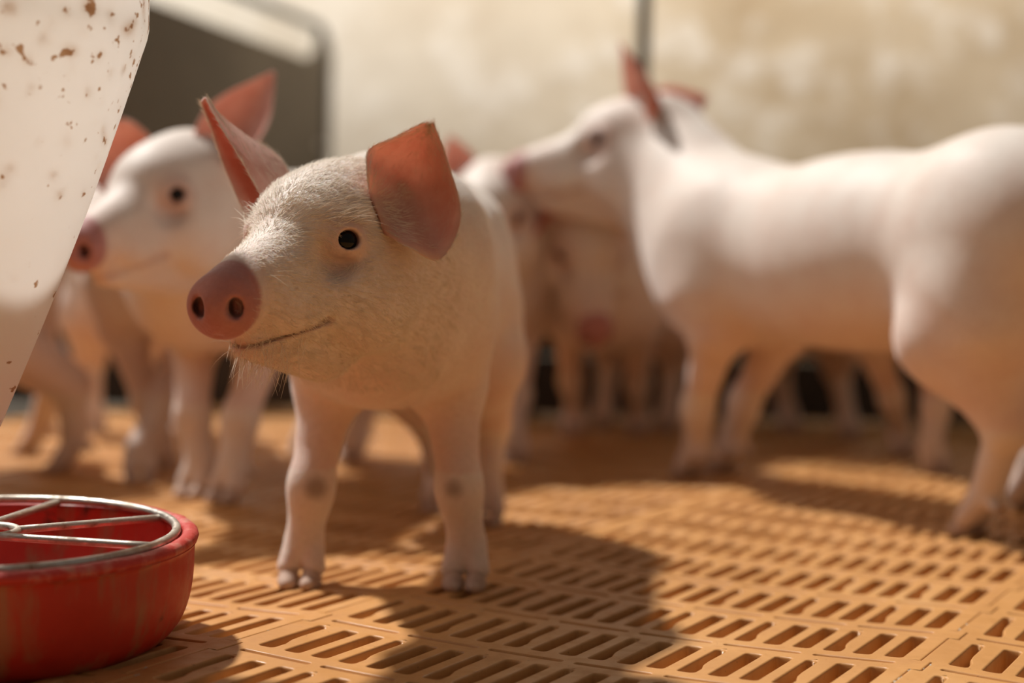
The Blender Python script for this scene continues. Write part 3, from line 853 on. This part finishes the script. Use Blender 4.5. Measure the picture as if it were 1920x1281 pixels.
N = Nodes('dull_steel'); oc = coord(N); f = N.noise(70, 6, oc, 0.65)
c = N.ramp(f, [(0.42, (0.60, 0.57, 0.52)), (0.62, (0.45, 0.38, 0.30)), (0.74, (0.20, 0.12, 0.075))])
mt = N.ramp(f, [(0.50, (0.85,)*3), (0.66, (0.0,)*3)])
b = N.bsdf(c, N.ramp(f, [(0.4, (0.28,)*3), (0.7, (0.8,)*3)])); N.l(mt, b.inputs['Metallic']); N.l(N.bump(f, 0.4, 0.001), b.inputs['Normal']); M_WIRE = N.done(b.outputs[0])
N = Nodes('white_hopper_plastic'); oc = coord(N)
f = N.noise(3, 5, oc); fs = N.noise(110, 3, oc, 0.5); fm = N.noise(7, 4, oc, 0.6)
c = N.ramp(f, [(0.35, (0.88, 0.86, 0.82)), (0.65, (0.94, 0.93, 0.91))])
sp = N.n('SeparateXYZ'); N.l(oc, sp.inputs[0])
mz = N.n('MapRange'); N.l(sp.outputs[2], mz.inputs[0]); mz.inputs[1].default_value = 0.28; mz.inputs[2].default_value = 0.42
def mth(N, op, a, b):
    m = N.n('Math', operation=op)
    for k, v in ((0, a), (1, b)):
        if isinstance(v, (int, float)): m.inputs[k].default_value = v
        else: N.l(v, m.inputs[k])
    return m.outputs[0]
thr = mth(N, 'ADD', fs, mth(N, 'MULTIPLY', mz.outputs[0], 0.085)); thr = mth(N, 'ADD', thr, mth(N, 'MULTIPLY', fm, 0.12))
sc_ = N.ramp(thr, [(0.735, (0, 0, 0)), (0.77, (0.9, 0.9, 0.9))])
c = N.mix(sc_, c, (0.36, 0.17, 0.05))
b = N.bsdf(c, 0.35); tr = N.n('BsdfTranslucent'); N.l(c, tr.inputs[0]); mx = N.n('MixShader'); mx.inputs[0].default_value = 0.6
N.l(b.outputs[0], mx.inputs[1]); N.l(tr.outputs[0], mx.inputs[2]); M_HOP = N.done(mx.outputs[0])

BC = unp(-25, 1001, 1.035); HB = 0.073
feeder = link('piglet_feeder', None, label='red bowl feeder with wire guard and tall white hopper at the left edge', category='feeder')
fz = floor_z(BC[0], BC[1])
feeder.location = (BC[0], BC[1], fz); feeder.rotation_euler = (math.radians(1.6), 0, 0)
R = 0.1365
outer = [(0.0, 0.001), (0.101, 0.001), (0.111, 0.003), (0.1205, 0.010), (0.1275, 0.021), (0.1315, 0.035), (0.1332, 0.050), (0.1335, 0.062), (0.1338, 0.0655), (0.1352, 0.068)]
inner = [(0.129, 0.0715), (0.1225, 0.070), (0.121, 0.060), (0.118, 0.045), (0.110, 0.028), (0.095, 0.015), (0.070, 0.011), (0.04, 0.016), (0.0, 0.022)]
prof = [tuple(x) for x in catmull([V3(a, b, 0) for a, b in outer], 40)[:, :2]]+[tuple(x) for x in catmull([V3(a, b, 0) for a, b in inner], 40)[:, :2]]
Vb, Fb = lathe(prof, 128)
bowl = link('bowl', mesh('bowl', Vb, Fb, M_RED), feeder)
lp = [(0.1305+0.0058*math.cos(t*math.pi/8), 0.0710+0.0042*math.sin(t*math.pi/8)) for t in range(16)]
Vl, Fl = lathe(lp, 160, True)
Vl = np.array(Vl)
for k, v in enumerate(Vl):
    n_ = mnoise.noise(Vector(v)*55)*0.0010+mnoise.noise(Vector(v)*160)*0.0005
    r_ = math.hypot(v[0], v[1]); Vl[k] = (v[0]*(1+n_/r_), v[1]*(1+n_/r_), v[2]+n_*0.8)
link('lip', mesh('lip', Vl, [tuple(reversed(f_)) for f_ in Fl], M_LIP), bowl, label='worn pale pink lip of the bowl')
ZR = 0.0745
guard = link('wire_guard', None, feeder)
RR = 0.1215
V_, F_ = tube([(RR*math.cos(a), RR*math.sin(a), ZR) for a in np.linspace(0, 2*math.pi, 97)[:-1]], 0.0030, 12, True)
ring = mesh('wire_ring', V_, F_, M_WIRE)
bpy.data.objects.remove(guard)
guard = link('wire_ring', ring, feeder)
ri = 0.020
V_, F_ = tube([(ri*math.cos(a), ri*math.sin(a), ZR) for a in np.linspace(0, 2*math.pi, 49)[:-1]], 0.0028, 10, True)
link('inner_ring', mesh('inner_ring', V_, F_, M_WIRE), feeder)
minv = (Matrix.Translation(feeder.location) @ Matrix.Rotation(math.radians(1.6), 4, 'X')).inverted()


def ringpt(px, py):
    a = unp(px, py, 1.0); o = minv @ Vector((0, 0, CH)); d = minv @ Vector(a)-o; t = (ZR-o.z)/d.z; return o+d*t


for (p0, p1) in (((30, 995), (294, 968)), ((-20, 972), (103, 941)), ((10, 1024), (286, 1020))):
    a, b = ringpt(*p0), ringpt(*p1)
    th = math.atan2(b.y, b.x); b = Vector((RR*math.cos(th), RR*math.sin(th), ZR-0.0015))
    ta = math.atan2(a.y, a.x); a = Vector((ri*math.cos(ta), ri*math.sin(ta), ZR+0.0005))
    V_, F_ = tube([a.lerp(b, t) for t in np.linspace(0, 1, 6)], 0.0026, 10)
    link('spoke', mesh('spoke', V_, F_, M_WIRE), feeder)
for th in (120, 150, 190, 235, 280):
    t = math.radians(th)
    V_, F_ = tube([(r_*math.cos(t), r_*math.sin(t), ZR) for r_ in np.linspace(ri, RR, 5)], 0.0026, 10)
    link('spoke', mesh('spoke', V_, F_, M_WIRE), feeder)
# hopper: thick walled funnel with a cylindrical top, outlet above the inner ring
s1 = unp(276, 72, 1.035); r_top = s1[0]-BC[0]; z1 = s1[2]-fz
s2 = unp(-2, 812, 1.035); r_b = s2[0]-BC[0]; z2 = s2[2]-fz
op = [(0.0065, z2-0.05), (r_b, z2)]
for t in np.linspace(0.1, 1, 10): op.append((r_b+(r_top-r_b)*t+0.0035*math.sin(t*math.pi), z2+(z1-z2)*t))
op += [(r_top+0.0012, z1+0.006), (r_top+0.0014, z1+0.028), (r_top+0.006, z1+0.030), (r_top+0.006, z1+0.036)]
ip = [(max(0.004, r-0.003), z) for r, z in op[::-1]]
Vh, Fh = lathe(op+ip, 128, True)
hop = link('hopper', mesh('hopper', Vh, Fh, M_HOP), feeder, label='tall white plastic funnel hopper with rust-brown specks')
V_, F_ = lathe([(0.003, 0.012), (0.003, z2-0.04), (0.006, z2-0.04), (0.006, 0.012)], 32, True)
link('feed_tube', mesh('feed_tube', V_, F_, M_HOP), feeder)

# ------------------------------------------------------------------ dark framed divider at the far left, behind the fence
def pw(px, py, d): return Vector(unp(px, py, d))


e0 = Vector((pw(607, 300, 4.12).x, 4.12, 0)); e1 = Vector((e0.x-0.30, 3.04, 0)); dv = (e1-e0).normalized(); nv_ = Vector((dv.y, -dv.x, 0))
ztop = unp(600, 52, 4.1)[2]
div = link('pen_divider', None, label='dark brown solid divider with a rounded steel frame, far left in front of the wall', category='partition')
div.location = e0
Ld_ = (e1-e0).length; rc = 0.07
fr = [Vector((0, 0, 0)), Vector((0, 0, ztop-rc))]+[dv*(rc-rc*math.cos(a))+Vector((0, 0, ztop-rc+rc*math.sin(a))) for a in np.linspace(0.2, math.pi/2, 6)]+[dv*Ld_+Vector((0, 0, ztop))]
V_, F_ = tube(fr, [0.018]*2+[0.016, 0.015, 0.014, 0.013, 0.012, 0.011, 0.010], 10); link('frame', mesh('frame', V_, F_, M_STEEL_D), div)
zp = ztop-0.095


def slab(pts, th, name, mat, par):
    n = len(pts); V = [p-nv_*th/2 for p in pts]+[p+nv_*th/2 for p in pts]
    F = [tuple(range(n)), tuple(range(n, 2*n))[::-1]]+[(k, k+n, (k+1) % n+n, (k+1) % n) for k in range(n)]
    return link(name, mesh(name, V, F, mat, False), par)


slab([dv*0.02+Vector((0, 0, 0.0)), dv*Ld_, dv*Ld_+Vector((0, 0, zp+0.012)), dv*0.12+Vector((0, 0, zp)), dv*0.055+Vector((0, 0, zp+0.03)), dv*0.03+Vector((0, 0, zp+0.085)), dv*0.02+Vector((0, 0, zp+0.085))], 0.02, 'panel', M_BPANEL, div)
V_, F_ = tube([dv*Ld_+Vector((0, 0, 0)), dv*Ld_+Vector((0, 0, ztop))], 0.02, 10); link('end_post', mesh('end_post', V_, F_, M_STEEL_D), div)
for z in (0.35, 0.55):
    V_, F_ = tube([dv*0.06+nv_*-0.012+Vector((0, 0, z)), dv*0.06+nv_*-0.02+Vector((0, 0, z))], 0.009, 8); link('bolt', mesh('bolt', V_, F_, M_WIRE), div)

pb = unp(1206, 100, 3.0)
post = link('steel_post', None, label='thin dark upright post behind the raised ear of the right piglet', category='post'); post.location = (pb[0], 3.0, 0)
V_, F_ = tube([(0, 0, 0.0), (0, 0, 1.6)], 0.012, 12); link('pipe', mesh('pipe', V_, F_, M_STEEL_D), post)
V_, F_ = lathe([(0.0, 0), (0.03, 0), (0.03, 0.006), (0.013, 0.008), (0.013, 0.02), (0, 0.02)], 20); link('foot_plate', mesh('foot_plate', V_, F_, M_STEEL_D), post)
